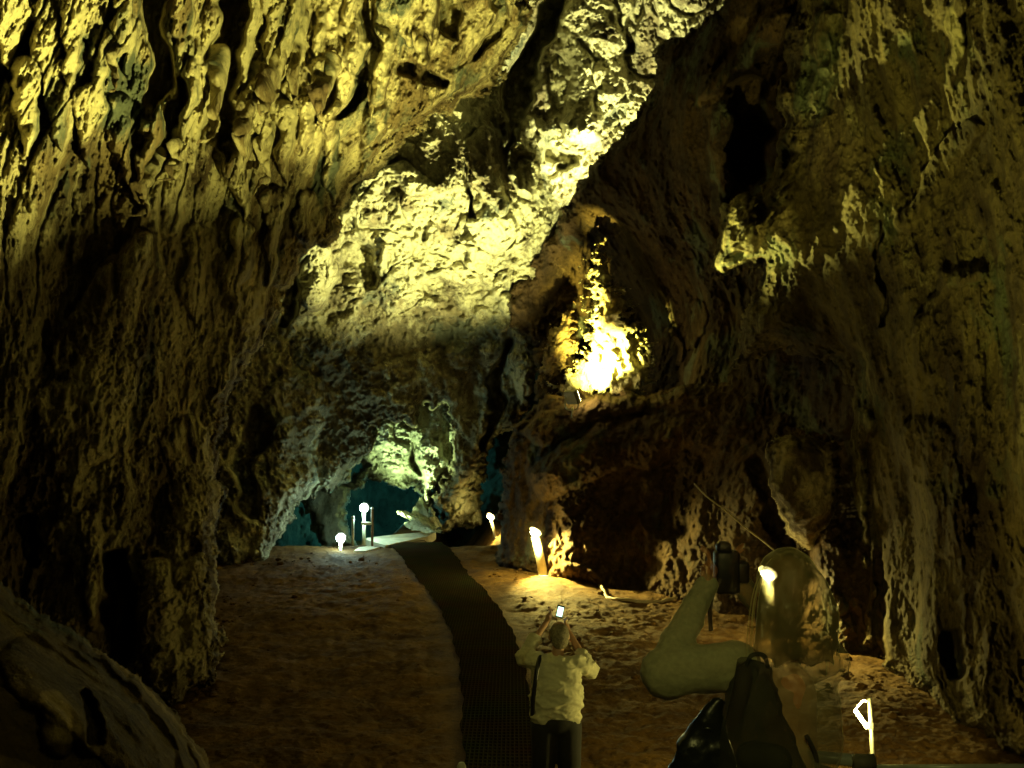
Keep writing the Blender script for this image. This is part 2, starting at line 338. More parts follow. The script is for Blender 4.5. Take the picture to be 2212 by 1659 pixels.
def d_mound(P, X, Y):
    q = P + .3 * np.stack([fbm(P, 1.1, 2, 55), fbm(P, 1.1, 2, 56), fbm(P, 1.1, 2, 57)], 1)
    return (.7*fbm(P, .4, 5, 51, gain=.5) + .10*(1-worley(q, 1.8, 52)) + crust(P, 550, .8)).astype(np.float32)
Mo = [(1180,850),(1135,895),(1102,940),(1088,1000),(1080,1080),(1072,1150),(1070,1215),(1085,1235),(1200,1275),(1400,1310),(1600,1360),(1860,1440),(1960,1440),(1960,740),(1700,745),
      (1560,815),(1450,838),(1390,848),(1300,842),(1240,846)]
c_m = [(1240,850,22.7),(1140,900,23.6),(1080,1100,24.6),(1075,1215,24.4),(1200,1245,22.4),(1200,1000,22.6),(1400,900,21.4),(1400,1250,20.6),(1350,1050,21.6),(1600,850,19.2),(1600,1100,18),(1600,1320,18.4),(1850,1420,15.6),(1850,900,16.4),(1750,1100,16.6)]
SM = [([(1180,1040,40),(1300,960,60),(1400,950,60)], .6), ([(1470,1000,60),(1450,1120,60)], .6, 'd'), ([(1180,930,36),(1280,880,30),(1380,870,20)], .5), ([(1740,800,36),(1740,900,36)], 1.6, 'd'),
      ([(1790,1150,30),(1800,1300,30)], .5), ([(1640,1000,30),(1700,1180,30)], .8, 'd'), ([(1230,1230,16),(1290,1250,20)], .4)]
o = sheet('rock_mound', Mo, c_m, d_mound, M_mound, 2.6, (30, 1.8), 6, .03, SM, own=True, seed=4)
tag(o, 'big brown rock mound behind the glowing bollard lamp, with a floodlight on its ledge', 'rock')

def d_hang(P, X, Y):
    return (.25*fbm(P, 1.2, 4, 61) + .12*(1-worley(P, 3, 62)) + .05*fbm(P, 6, 3, 63)).astype(np.float32)
o = sheet('hanging_rock', [(1656,955),(1690,936),(1760,942),(1805,952),(1812,1040),(1806,1110),(1775,1160),(1760,1185),(1728,1190),(1700,1150),(1680,1105),(1660,1050)],
          [(1660,950,15.0),(1730,940,14.8),(1810,1000,15.0),(1740,1180,15.4),(1740,1050,14.5),(1680,1050,14.8)], d_hang,
          rock('pale_crust_rock', (.06, .04, .018), (.16, .11, .05), (.42, .34, .18), palecut=.50), 2.2, (40, 1.2), 5, .03, own=True, seed=5,
          pales=[([(1720,980,40),(1760,1050,50)], .05)])
tag(o, 'pale crusted rock tapering downward in front of the right cave wall', 'rock')
# bright flowstone cone
def d_flow(P, X, Y):
    q = P + .12 * np.stack([fbm(P, 2, 2, 75), fbm(P, 2, 2, 76), fbm(P, 2, 2, 77)], 1)
    w = worley(q, 2.6, 71, (1, 1, .8)); w2 = worley(q, 5.5, 72)
    return (.36*np.clip(1-w*1.1, 0, 1) + .20*(1-w2) + .25*fbm(P, .7, 3, 73) + .05*fbm(P, 7, 3, 74)).astype(np.float32)
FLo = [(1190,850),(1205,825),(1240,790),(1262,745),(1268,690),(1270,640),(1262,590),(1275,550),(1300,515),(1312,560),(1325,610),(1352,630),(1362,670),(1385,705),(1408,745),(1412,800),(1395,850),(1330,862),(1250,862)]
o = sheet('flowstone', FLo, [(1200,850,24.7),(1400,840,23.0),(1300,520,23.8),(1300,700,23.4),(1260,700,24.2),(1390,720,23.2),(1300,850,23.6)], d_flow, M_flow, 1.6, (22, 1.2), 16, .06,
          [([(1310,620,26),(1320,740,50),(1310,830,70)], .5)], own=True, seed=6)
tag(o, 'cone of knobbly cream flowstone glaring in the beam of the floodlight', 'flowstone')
o = sheet('flowstone', [(1168,830),(1165,770),(1180,730),(1200,690),(1240,660),(1250,700),(1245,760),(1215,800)], [(1170,820,24.7),(1180,720,24.9),(1250,700,24.7),(1230,780,24.4)], d_flow,
          rock('layered_rock', (.16, .10, .045), (.28, .19, .085), (.40, .29, .13), palecut=.55, an=(1, 1, 2.5)), 1.8, (24, 1.0), 10, .05, own=True, seed=7)
tag(o, 'tan ribbed flowstone lobe just left of the glaring flowstone cone', 'flowstone')
# inner lit rock beyond the arch
def d_inner(P, X, Y):
    q = P + .25 * np.stack([fbm(P, 1.3, 2, 85), fbm(P, 1.3, 2, 86), fbm(P, 1.3, 2, 87)], 1)
    return (.8*fbm(P, .5, 4, 81) + .3*(1-worley(q, 1.9, 82, (1, 1, .7))) + .12*(1-worley(q, 5, 83)) + crust(P, 560, 1.3)).astype(np.float32)
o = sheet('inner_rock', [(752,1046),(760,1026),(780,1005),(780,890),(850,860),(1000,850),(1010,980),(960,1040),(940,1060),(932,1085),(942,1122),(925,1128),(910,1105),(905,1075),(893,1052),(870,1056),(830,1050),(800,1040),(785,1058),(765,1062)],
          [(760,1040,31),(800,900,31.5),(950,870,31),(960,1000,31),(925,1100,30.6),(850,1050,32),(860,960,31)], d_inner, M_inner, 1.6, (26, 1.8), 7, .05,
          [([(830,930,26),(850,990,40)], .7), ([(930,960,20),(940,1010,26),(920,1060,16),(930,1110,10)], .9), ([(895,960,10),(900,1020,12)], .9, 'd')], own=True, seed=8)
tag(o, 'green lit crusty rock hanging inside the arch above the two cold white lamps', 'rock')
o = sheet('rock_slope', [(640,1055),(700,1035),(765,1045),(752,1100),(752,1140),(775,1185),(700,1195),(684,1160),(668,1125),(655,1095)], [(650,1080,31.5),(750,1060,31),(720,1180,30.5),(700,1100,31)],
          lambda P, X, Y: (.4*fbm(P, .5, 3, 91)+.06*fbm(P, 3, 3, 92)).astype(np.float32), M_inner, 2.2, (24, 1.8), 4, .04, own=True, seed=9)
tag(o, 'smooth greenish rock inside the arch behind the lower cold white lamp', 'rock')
o = sheet('cave_wall_far', [(380,600),(1300,600),(1300,1300),(380,1300)], [(400,700,30),(600,1200,34),(850,1100,41),(1060,1100,35),(1200,900,35)], d_mound, M_far, 5, (30, 1), 2, .03, seed=10)
tag(o, kind='structure')
# foreground boulder
def d_boul(P, X, Y):
    a = math.radians(-42); u = (X*math.cos(a) - Y*math.sin(a))/2169*5; v = (X*math.sin(a) + Y*math.cos(a))/2169*5
    Q = np.stack([P[:, 0]*.45 - P[:, 2]*.0, P[:, 1]*.5, (P[:, 2] + P[:, 0]*.9)*2.0], 1).astype(np.float32)
    return (.30*fbm(Q, 1.1, 4, 101, gain=.5) + .14*ridge(Q, 1.4, 2, 102) + .04*fbm(P, 6, 4, 103)).astype(np.float32)
o = sheet('boulder', [(-300,1120),(-80,1225),(0,1258),(60,1300),(120,1335),(190,1380),(250,1425),(310,1475),(370,1532),(420,1590),(455,1650),(480,1720),(560,2000),(640,2350),(-300,2350)],
          [(-200,1250,4.4),(0,1290,5.0),(250,1440,5.4),(450,1640,5.8),(100,1600,4.2),(300,1700,4.6),(600,2300,5.6),(-200,2300,3.4),(-200,1700,3.6)], d_boul, M_boul, 3.0, (60, .9), 5, .02,
          [([(60,1440,60),(220,1560,70),(360,1680,70)], .25), ([(100,1510,20),(120,1560,46),(130,1600,36)], .2), ([(190,1500,16),(210,1600,18)], .3, 'd')],
          own=True, seed=11, pales=[([(110,1520,40),(135,1570,50)], .22)])
tag(o, 'large sloping brown boulder in the near left corner', 'boulder')
# ================================================================ GROUND
def ground_h(x, y):
    p = np.stack([x, y, np.zeros_like(x)], 1).astype(np.float32)
    h = .10*fbm(p, .35, 3, 201) + .030*fbm(p, 1.6, 3, 202) + .034*(worley(p, 4.2, 203)-.5) + .020*fbm(p, 9, 4, 204, gain=.65) + .02*fbm(p, 3, 2, 205)
    h = h + .10*np.exp(-((x-.9)**2/1.2 + (y-21.2)**2/3))       # heap round the first lamp
    drop = sstep(27.0, 29.5, y) * sstep(.0, -1.2, x + (y-28)*.1)
    h = h - drop * 1.3
    h = h - .06*np.exp(-((x-.9)**2/.01+(y-22)**2/.01))
    pth = path_x(y); dx = np.abs(x - pth)
    return h*sstep(.35, 1.0, dx) - .012*(dx < .95)
PATH = [(2.0, -.05), (6, -.04), (8, -.02), (10, -.08), (12, -.16), (14, -.25), (16, -.42), (18, -.68), (20, -1.02), (22, -1.45), (24, -1.85), (26, -2.2), (28, -2.7), (30.5, -3.2)]
def path_x(y): return np.interp(y, [p[0] for p in PATH], [p[1] for p in PATH])
yy = np.r_[np.geomspace(.8, 6.6, 30), 1/np.linspace(1/6.8, 1/48, 760)]; tt = np.linspace(-1.0, 1.0, 820)
YY2, TT = np.meshgrid(yy, tt, indexing='ij'); gx = (TT*(YY2*.75+2)).ravel(); gy = YY2.ravel(); gz = ground_h(gx, gy)
I = np.arange(len(gx)).reshape(YY2.shape)
q = np.stack([I[:-1, :-1], I[:-1, 1:], I[1:, 1:], I[1:, :-1]], -1).reshape(-1, 4)
M_ground = rock('ground_dirt', (.085, .042, .011), (.18, .10, .027), (.25, .155, .045), stain=(.13, .07, .02), palecut=.70, an=(1, 1, 1), fine=26, bump=.35)
o = mesh_obj('ground', np.stack([gx, gy, gz], 1), q, M_ground); tag(o, kind='structure')
def gz_at(x, y): return float(ground_h(np.array([x], float), np.array([y], float))[0])
rs = np.random.RandomState(5); bmv = []; bmq = []; ico = bmesh.new(); bmesh.ops.create_icosphere(ico, subdivisions=2, radius=1)
iv = np.array([tuple(v.co) for v in ico.verts], np.float32); iq = np.array([[v.index for v in f.verts] for f in ico.faces]); ico.free(); nb_ = 0
for cx_, cy_, rx, ry, num in [(.9, 22.6, 2.2, .7, 60), (4.4, 17.5, 1.6, 1.6, 70), (4.6, 13.6, 1.2, 1.6, 60), (-4.4, 13.2, .8, 1.6, 50), (-5.4, 17, .7, 3, 50), (-5.6, 24.6, 2.2, .8, 50), (0, 17, 6, 7, 110)]:
    for _ in range(num):
        x = cx_+rs.randn()*rx*.6; y = cy_+rs.randn()*ry*.6
        if abs(x-float(path_x(y))) < .8: continue
        r = .02+.07*rs.rand()**3; A = iv*np.array([1, .6+.5*rs.rand(), .5+.3*rs.rand()])*r; A = A*(1+.35*perlin(iv*1.6+rs.rand(3).astype(np.float32)*50, 1))[:, None]
        bmv.append(A+np.array([x, y, float(ground_h(np.array([x]), np.array([y]))[0])+r*.2])); bmq.append(iq+nb_*len(iv)); nb_ += 1
o = mesh_obj('gravel', np.concatenate(bmv), np.concatenate(bmq), M_ground, smooth=False); tag(o, 'loose stones and rubble scattered over the cave dirt', 'gravel', kind='stuff')
# metal-grid mat path
def path_mat():
    m, nt, b = mat_new('mat_rubber'); N = nt.nodes; L = nt.links
    tc = N.new('ShaderNodeTexCoord'); 
    w = []
    for ax, s in (('X', 20), ('Y', 9)):
        t = N.new('ShaderNodeTexWave'); t.bands_direction = ax; t.inputs['Scale'].default_value = s/3.0; t.inputs['Distortion'].default_value = .3
        L.new(tc.outputs['Object'], t.inputs['Vector']); w.append(t.outputs['Fac'])
    mx = N.new('ShaderNodeMath'); mx.operation = 'MAXIMUM'; L.new(w[0], mx.inputs[0]); L.new(w[1], mx.inputs[1])
    n = N.new('ShaderNodeTexNoise'); n.inputs['Scale'].default_value = 1.6; n.inputs['Detail'].default_value = 8; L.new(tc.outputs['Object'], n.inputs['Vector'])
    r = N.new('ShaderNodeMapRange'); r.inputs['From Min'].default_value = .6; r.inputs['From Max'].default_value = .95; L.new(mx.outputs[0], r.inputs['Value'])
    m1 = N.new('ShaderNodeMix'); m1.data_type = 'RGBA'; L.new(r.outputs[0], m1.inputs['Factor'])
    m1.inputs[6].default_value = (.018, .014, .007, 1); m1.inputs[7].default_value = (.05, .040, .021, 1)
    m2 = N.new('ShaderNodeMix'); m2.data_type = 'RGBA'; m2.blend_type = 'MULTIPLY'; m2.inputs['Factor'].default_value = .7
    L.new(m1.outputs[2], m2.inputs[6]); L.new(n.outputs['Color'], m2.inputs[7]); L.new(m2.outputs[2], b.inputs['Base Color'])
    b.inputs['Roughness'].default_value = 1; b.inputs['Specular IOR Level'].default_value = 0
    bp = N.new('ShaderNodeBump'); bp.inputs['Distance'].default_value = .01; L.new(mx.outputs[0], bp.inputs['Height']); L.new(bp.outputs[0], b.inputs['Normal'])
    return m
ys = np.linspace(3.0, 28.2, 260); us = np.linspace(-1, 1, 15); co = []
for y in ys:
    hw = np.interp(y, [3, 10, 14, 20, 24, 28], [.42, .40, .46, .58, .66, .78]); 
    x0 = float(path_x(y)) + .02*math.sin(y*3.1) + .012*math.sin(y*9)
    for u in us: co.append((x0+u*hw, y, .012 + .006*math.sin(y*2.1+u) + .004*abs(u)))
co = np.array(co); I = np.arange(len(co)).reshape(len(ys), len(us))
q = np.stack([I[:-1, :-1], I[:-1, 1:], I[1:, 1:], I[1:, :-1]], -1).reshape(-1, 4)
o = mesh_obj('path', co, q, path_mat()); tag(o, kind='structure')
# ================================================================ small-mesh helpers
def bm_obj(name, bm, mat, parent=None, loc=(0, 0, 0), smooth=True, bevel=0):
    if bevel: bmesh.ops.bevel(bm, geom=list(bm.edges), offset=bevel, segments=2, affect='EDGES', profile=.5)
    me = bpy.data.meshes.new(name); bm.to_mesh(me); bm.free()
    for p in me.polygons: p.use_smooth = smooth
    me.materials.append(mat); o = bpy.data.objects.new(name, me); COL.objects.link(o); o.location = loc
    if parent: o.parent = parent
    return o
def tube(bm, pts, rad, seg=10, caps=True):
    pts = [Vector(p) for p in pts]; n = len(pts)
    rad = rad if hasattr(rad, '__len__') else [rad]*n; rings = []; ref = None
    for i, p in enumerate(pts):
        t = (pts[min(i+1, n-1)] - pts[max(i-1, 0)]).normalized()
        if ref is None: ref = t.orthogonal().normalized()
        ref = (ref - t*ref.dot(t)).normalized(); b = t.cross(ref)
        rings.append([bm.verts.new(p + (ref*math.cos(a) + b*math.sin(a))*rad[i]) for a in [2*math.pi*k/seg for k in range(seg)]])
    for a, b in zip(rings, rings[1:]):
        for k in range(seg): bm.faces.new((a[k], a[(k+1) % seg], b[(k+1) % seg], b[k]))
    if caps: bm.faces.new(rings[0][::-1]); bm.faces.new(rings[-1])
def box(bm, c, s, rot=None):
    m = Matrix.Translation(c) @ (rot.to_4x4() if rot else Matrix.Identity(4)) @ Matrix.Diagonal((*s, 1))
    bmesh.ops.create_cube(bm, size=1, matrix=m)
def ball(bm, c, r, rot=None, sub=3):
    r = r if hasattr(r, '__len__') else (r, r, r)
    m = Matrix.Translation(c) @ (rot.to_4x4() if rot else Matrix.Identity(4)) @ Matrix.Diagonal((*r, 1))
    bmesh.ops.create_icosphere(bm, subdivisions=sub, radius=1, matrix=m)
def capsule(bm, a, b, ra, rb, seg=14):
    a = Vector(a); b = Vector(b); tube(bm, [a, b], [ra, rb], seg); ball(bm, a, ra, sub=2); ball(bm, b, rb, sub=2)
def smooth_curve(pts, n=8):
    pts = [Vector(p) for p in pts]; out = []
    for i in range(len(pts)-1):
        p0 = pts[max(i-1, 0)]; p1 = pts[i]; p2 = pts[i+1]; p3 = pts[min(i+2, len(pts)-1)]
        for k in range(n):
            t = k/n; out.append(.5*((2*p1)+(p2-p0)*t+(2*p0-5*p1+4*p2-p3)*t*t+(-p0+3*p1-3*p2+p3)*t**3))
    out.append(pts[-1]); return out
def melt(name, bm, mat, parent, voxel=.012, smooth=4):
    """fuse overlapping volumes into one continuous skin"""
    o = bm_obj('tmp', bm, mat); r = o.modifiers.new('r', 'REMESH'); r.mode = 'VOXEL'; r.voxel_size = voxel
    s = o.modifiers.new('s', 'SMOOTH'); s.iterations = smooth; s.factor = .6
    dg = bpy.context.evaluated_depsgraph_get(); me = bpy.data.meshes.new_from_object(o.evaluated_get(dg)); me.name = name
    old = o.data; bpy.data.objects.remove(o); bpy.data.meshes.remove(old)
    me.materials.clear(); me.materials.append(mat)
    for p in me.polygons: p.use_smooth = True
    o = bpy.data.objects.new(name, me); COL.objects.link(o)
    if parent: o.parent = parent
    return o
def light(kind, name, loc, power, col, target=None, size=.05, angle=60, blend=.5, parent=None):
    d = bpy.data.lights.new(name, kind); d.energy = power; d.color = col; d.shadow_soft_size = size
    o = bpy.data.objects.new(name, d); COL.objects.link(o); o.location = loc
    if kind == 'SPOT': d.spot_size = math.radians(angle); d.spot_blend = blend
    if target is not None: o.rotation_euler = (Vector(target) - Vector(loc)).to_track_quat('-Z', 'Y').to_euler()
    return o
WARM = (1, .84, .20); YEL = (1, .93, .36); COOL = (.55, 1, .80)
M_white = simple('post_paint', (.75, .72, .55), .5, noise=.12, scale=12)
M_metal = simple('galvanised_metal', (.55, .55, .5), .35, .8)
M_black = simple('black_plastic', (.012, .012, .012), .4)
M_grey = simple('grey_paint', (.20, .19, .15), .6)
M_bulbw = simple('warm_bulb', (.9, .85, .5), .4, emit=(1, .88, .34), es=120, noise=.02)
M_bulbc = simple('cold_bulb', (.8, .9, .9), .4, emit=(.70, 1, .97), es=90, noise=.02)
M_cable = simple('cable_rubber', (.35, .28, .16), .6)
# ---------------------------------------------------------------- bollard lamps
def bollard(X, Yb, D, h, r, lean, label, power, group='bollard lamps beside the path', headr=.085):
    p = at(X, Yb, D); x, y = p[0], D; z = gz_at(x, y)
    t = empty('bollard_lamp', (x, y, z), label=label, cat='lamp', group=group)
    bm = bmesh.new(); tube(bm, [(0, 0, -.05), (lean*.5, 0, h*.5), (lean*.93, 0, h*.93)], [r, r, r*.98], 20); bm_obj('post', bm, M_white, t)
    bm = bmesh.new(); tube(bm, [(0, 0, -.005), (0, 0, .015), (0, 0, .02)], [r*1.35, r*1.35, r*1.1], 20); bm_obj('foot', bm, M_grey, t)
    bm = bmesh.new(); c = Vector((lean*1.0, -.01, h))
    ball(bm, c, (headr, headr*.9, headr*.62), Matrix.Rotation(math.radians(28), 3, 'Y'), 3); bm_obj('bulb', bm, M_bulbw, t)
    bm = bmesh.new(); bmesh.ops.create_uvsphere(bm, u_segments=20, v_segments=10, radius=1)
    bmesh.ops.delete(bm, geom=[v for v in bm.verts if v.co.z < -.05], context='VERTS')
    bmesh.ops.transform(bm, matrix=Matrix.Translation(c + Vector((.02, .05, .035))) @ Matrix.Rotation(math.radians(34), 4, 'Y') @ Matrix.Rotation(math.radians(-35), 4, 'X') @ Matrix.Diagonal((headr*1.35, headr*1.2, headr*.7, 1)), verts=bm.verts)
    bm_obj('hood', bm, M_grey, t)
    l = light('SPOT', 'lamp_light', (lean-.04, -.14, h-.02), power, WARM, (lean+.85, -1.0, h-1.0), .06, 114, .6); l.parent = t
    l = light('POINT', 'lamp_glow', (lean-.22, -.20, h-.06), power*.035, WARM, size=.08); l.parent = t
    return t
bollard(1175, 1248, 22.0, .92, .10, -.20, 'glaring leaning white bollard lamp left of the rock mound, beside the path', 2200, headr=.105)
bollard(1661, 1372, 16.2, 1.02, .11, -.02, 'white bollard lamp whose head shines through the blurred woman', 700, headr=.12)
bollard(1072, 1150, 30.5, .62, .05, -.18, 'farthest small yellow bollard lamp beside the arch pillar', 500, headr=.10)
# hoop lamp near the right
hp = at(1882, 1400, 9.0); t = empty('hoop_lamp', (hp[0], 9.0, gz_at(hp[0], 9.0)), label='thin metal post with a bent glowing tube at its top, near the right railing', cat='lamp')
top = at(1874, 1500, 9.0)[2]
bm = bmesh.new(); tube(bm, [(.03, 0, -.05), (0, 0, top*.6), (-.02, 0, top)], .019, 12); bm_obj('post', bm, M_metal, t)
bx = -.02
bm = bmesh.new(); tube(bm, smooth_curve([(bx-.035, -.02, top-.02), (bx-.07, -.02, top-.02), (bx-.13, -.02, top-.09)]), .006, 10)
bm_obj('tube', bm, M_bulbw, t)
bm = bmesh.new(); tube(bm, [(bx-.135, -.02, top-.10), (bx-.03, -.02, top-.25)], .017, 12); bm_obj('tube', bm, M_bulbw, t)
bm = bmesh.new(); box(bm, (bx, 0, top-.24), (.05, .05, .06)); bm_obj('bracket', bm, M_grey, t, bevel=.006)
l = light('POINT', 'lamp_light', (-.30, -.22, top-.15), 150, WARM, size=.05); l.parent = t
# cold lamps at the arch
def cold(X, Yh, Yb, D, label, power):
    b = at(X, Yb, D); h = at(X, Yh, D)[2]; z = b[2]
    t = empty('cold_lamp', (b[0], D, z), label=label, cat='lamp', group='cold white lamps in the arch')
    bm = bmesh.new(); tube(bm, [(0, 0, -.4), (0, 0, h-z-.05)], .05, 12); bm_obj('post', bm, M_white, t)
    bm = bmesh.new(); ball(bm, (0, -.02, h-z), .115, sub=3); bm_obj('bulb', bm, M_bulbc, t)
    bm = bmesh.new(); tube(bm, [(0, .06, h-z), (0, .16, h-z)], [.15, .11], 16); bm_obj('housing', bm, M_grey, t)
    l = light('POINT', 'lamp_light', (0, -.30, h-z), power, COOL, size=.08); l.parent = t
cold(786, 1097, 1172, 28.2, 'upper of the two cold white lamps, on a post by the railing in the arch', 70)
cold(736, 1162, 1195, 26.5, 'lower and larger cold white star lamp at the left of the arch', 16)
for X, Y0, Y1, w, lab in [(762, 1118, 1182, .04, 'pale thin railing post left of the upper cold lamp'), (804, 1098, 1180, .035, 'dark rusty railing post right of the upper cold lamp')]:
    a = at(X, Y1, 27.6); h = at(X, Y0, 27.6)[2]-a[2]
    t = empty('railing_post', tuple(a), label=lab, cat='post')
    bm = bmesh.new(); tube(bm, [(0, 0, -.3), (0, 0, h)], w, 10); bm_obj('shaft', bm, M_metal if X < 790 else simple('rusty_metal', (.16, .09, .04), .8), t)
    bm = bmesh.new(); ball(bm, (0, 0, h), w*1.25, sub=2); bm_obj('cap', bm, M_metal, t)
    if X > 790:
        bm = bmesh.new(); tube(bm, [(-.30, 0, h*.60), (.0, 0, h*.60)], .04, 8); bm_obj('crossbar', bm, M_white, t)
# concrete slab
M_conc = simple('pale_concrete', (.55, .52, .40), .8, noise=.2, scale=4, bump=.3)
def prism(name, poly, D0, thick, mat, parent=None):
    """flat slab: photo outline on a level z, given real thickness"""
    bm = bmesh.new(); top = [bm.verts.new(p) for p in poly]; bot = [bm.verts.new(Vector(p) - Vector((0, 0, thick))) for p in poly]
    bm.faces.new(top); bm.faces.new(bot[::-1])
    for i in range(len(poly)): j = (i+1) % len(poly); bm.faces.new((top[i], bot[i], bot[j], top[j]))
    bmesh.ops.recalc_face_normals(bm, faces=bm.faces)
    return bm_obj(name, bm, mat, parent, smooth=False)
def flr(X, Y, z=0): # point on level z
    py = (CY-Y)/F; dy = cp-py*sp; dz = sp+py*cp; D = (z-CAMZ)/dz*dy; return V(X, Y, D)
o = prism('concrete_slab', [flr(832, 1178, .04), flr(782, 1163, .10), flr(850, 1155, .14), flr(942, 1147, .14), flr(925, 1158, .06)], 28, .25, M_conc)
tag(o, 'pale lit concrete slab where the path enters the arch', 'slab')
o = prism('concrete_slab', [flr(764, 1190, .03), flr(775, 1182, .05), flr(795, 1179, .06), flr(820, 1182, .04), flr(790, 1190, .03)], 28, .2, M_conc)
tag(o, 'small pale concrete edge at the foot of the railing posts', 'slab')
# leaning slabs of rock in the arch
for pts, th, lab in [([(858,1104,29.6),(866,1106,29.5),(905,1122,29.4),(934,1140,29.3),(925,1143,29.2),(885,1124,29.3),(860,1111,29.5)], .25, 'narrow slab of rock jutting left inside the arch'),
                     ([(872,1130,29.2),(900,1122,29.3),(935,1146,29),(950,1150,29),(925,1152,28.9),(890,1145,29),(876,1137,29.1)], .4, 'wide flat rock slab under the narrow jutting one'),
                     ([(886,1112,30.2),(905,1075,30.3),(925,1110,30.1),(945,1140,30),(930,1142,30),(905,1125,30.1)], .5, 'pale upright rock slab under the crusty hanging rock')]:
    P = [V(*p) for p in pts]; c = sum(P, Vector())/len(P); bm = bmesh.new()
    a = [bm.verts.new(p-c) for p in P]; b_ = [bm.verts.new(p-c+Vector((.1, th, .0))) for p in P]
    bm.faces.new(a); bm.faces.new(b_[::-1])
    for i in range(len(P)): j = (i+1) % len(P); bm.faces.new((a[i], b_[i], b_[j], a[j]))
    bmesh.ops.recalc_face_normals(bm, faces=bm.faces); bmesh.ops.triangulate(bm, faces=bm.faces)
    bmesh.ops.subdivide_edges(bm, edges=bm.edges, cuts=4, use_grid_fill=True)
    for v in bm.verts: v.co += Vector((random.uniform(-1, 1), random.uniform(-1, 1), random.uniform(-1, 1)))*.02
    o = bm_obj('rock_slab', bm, M_inner, loc=c, smooth=False); tag(o, lab, 'rock')
# floodlight on the ledge
fl = V(1236, 858, 21.9); t = empty('floodlight', fl, label='square grey floodlight on the rock ledge, aimed at the glaring flowstone', cat='floodlight')
R = Matrix.Rotation(math.radians(-50), 3, 'Z') @ Matrix.Rotation(math.radians(25), 3, 'X')
bm = bmesh.new(); box(bm, (0, 0, 0), (.34, .13, .30), R); bm_obj('housing', bm, M_grey, t, bevel=.015, smooth=False)
bm = bmesh.new(); box(bm, R @ Vector((0, .075, 0)), (.29, .01, .25), R); bm_obj('glass', bm, M_bulbw, t, smooth=False)
bm = bmesh.new(); tube(bm, smooth_curve([(-.15, .08, 0), (-.12, .06, -.25), (.10, -.08, -.25), (.13, -.1, 0)]), .015, 8); bm_obj('bracket', bm, M_metal, t)
bm = bmesh.new(); tube(bm, [(0, 0, -.45), (0, 0, -.22)], .02, 8); bm_obj('stake', bm, M_metal, t)
# cables
def cable(pts, r, label):
    P = smooth_curve([Vector(p) for p in pts], 6)
    for p in P:
        if p.z < .6: p.z = gz_at(p.x, p.y) + r*.9
    c = P[0].copy(); bm = bmesh.new(); tube(bm, [p-c for p in P], r, 8)
    o = bm_obj('cable', bm, M_cable, loc=c); tag(o, label, 'cable'); return o
def gp(X, Y, up=.06):
    p = flr(X, Y, 0); return Vector((p.x, p.y, gz_at(p.x, p.y)+up))
cable([gp(1180,1247), gp(1205,1243), gp(1235,1243), gp(1265,1248), gp(1283,1257), gp(1297,1272), gp(1305,1286), gp(1315,1298), gp(1345,1306), gp(1390,1306), gp(1450,1298), gp(1520,1285)], .032,
      'pale cable curling over the ground from the leaning bollard lamp')
cable([V(1500,1045,16.8), V(1530,1075,16.4), V(1570,1105,16.1), V(1610,1140,15.9), V(1650,1170,15.7), V(1690,1205,15.5)], .013, 'straight slanting cable hanging down across the dark mound')
# ================================================================ stairs and handrail near the camera
M_step = simple('stair_concrete', (.12, .10, .07), .85, noise=.25, scale=6, bump=.3)
t = empty('stairs', (.3, .6, 0), label='dark concrete steps under the near railing at the bottom', cat='stairs')
bm = bmesh.new()
for k in range(12):
    z = 2.0 - k*.167; box(bm, (0.2, .0 + k*.34, z/2-.01*0), (2.4, .339, z-.004))
bm_obj('steps', bm, M_step, t, smooth=False)
M_rail = simple('rail_paint', (.6, .66, .6), .28, .1, noise=.25, scale=8)
a = V(1640, 1622, 4.6); b = V(1868, 1645, 4.3); t = empty('handrail', a, label='shiny round metal handrail ending at the bottom right', cat='handrail')
bm = bmesh.new(); tube(bm, [(0, 0, 0), b-a], .026, 16); bm_obj('rail', bm, M_rail, t)
bm = bmesh.new(); tube(bm, [b-a-Vector((.05, 0, 0)), b-a+Vector((.04, 0, 0))], .031, 16); bm_obj('collar', bm, M_grey, t)
bm = bmesh.new(); tube(bm, [b-a+Vector((0, .0, -.02)), b-a+Vector((0, 0, -1.0))], .02, 12); bm_obj('post', bm, M_rail, t)
c2 = V(2300, 1656, 4.2); bm = bmesh.new(); tube(bm, [b-a+Vector((.03, 0, -.025)), c2-a], .012, 12); bm_obj('lower_rail', bm, M_rail, t)
p = V(997, 1650, 4.4); t = empty('railing_post', (p.x, p.y, p.z-.9), label='pale capped post tip at the bottom edge beside the path', cat='post')
bm = bmesh.new(); tube(bm, [(0, 0, 0), (0, 0, .86)], .014, 12); bm_obj('shaft', bm, M_metal, t)
bm = bmesh.new(); tube(bm, [(0, 0, .85), (0, 0, .89), (0, 0, .905)], [.02, .02, .012], 14); bm_obj('cap', bm, M_white, t)
# ================================================================ stalactites
SP = [(752,60,175,17.0,26),(590,150,260,13.5,30),(700,200,262,15.0,26),(638,100,235,13.8,20),(540,215,345,13,24),(265,110,200,9.3,18),(812,150,260,17.3,18),(905,20,100,17.6,22),(575,330,430,14.2,16),(330,400,475,11.5,18),(390,330,400,12,14),(470,180,330,12,24)]
LAB = ['tapering stalactite hanging right of the widest dark cleft, %s', ]
sl = ['long pale stalactite high up between two dark gaps, left of the ceiling ridge', 'broad pale stalactite right of the wide dark cleft', 'blunt rounded stalactite with dark gaps on both sides', 'narrow pale stalactite beside the broad pale one',
      'brown stalactite hugging the right side of the wide dark cleft', 'short stalactite over the yellow left curtains', 'slim stalactite nearest the brightly lit back wall', 'stubby stalactite at the top edge near the ceiling ridge',
      'small dim stalactite below the lit curtains', 'pointed pale stalactite at the foot of the forked curtain', 'small stalactite left of the wide dark cleft', 'large dark stalactite inside the wide dark cleft']
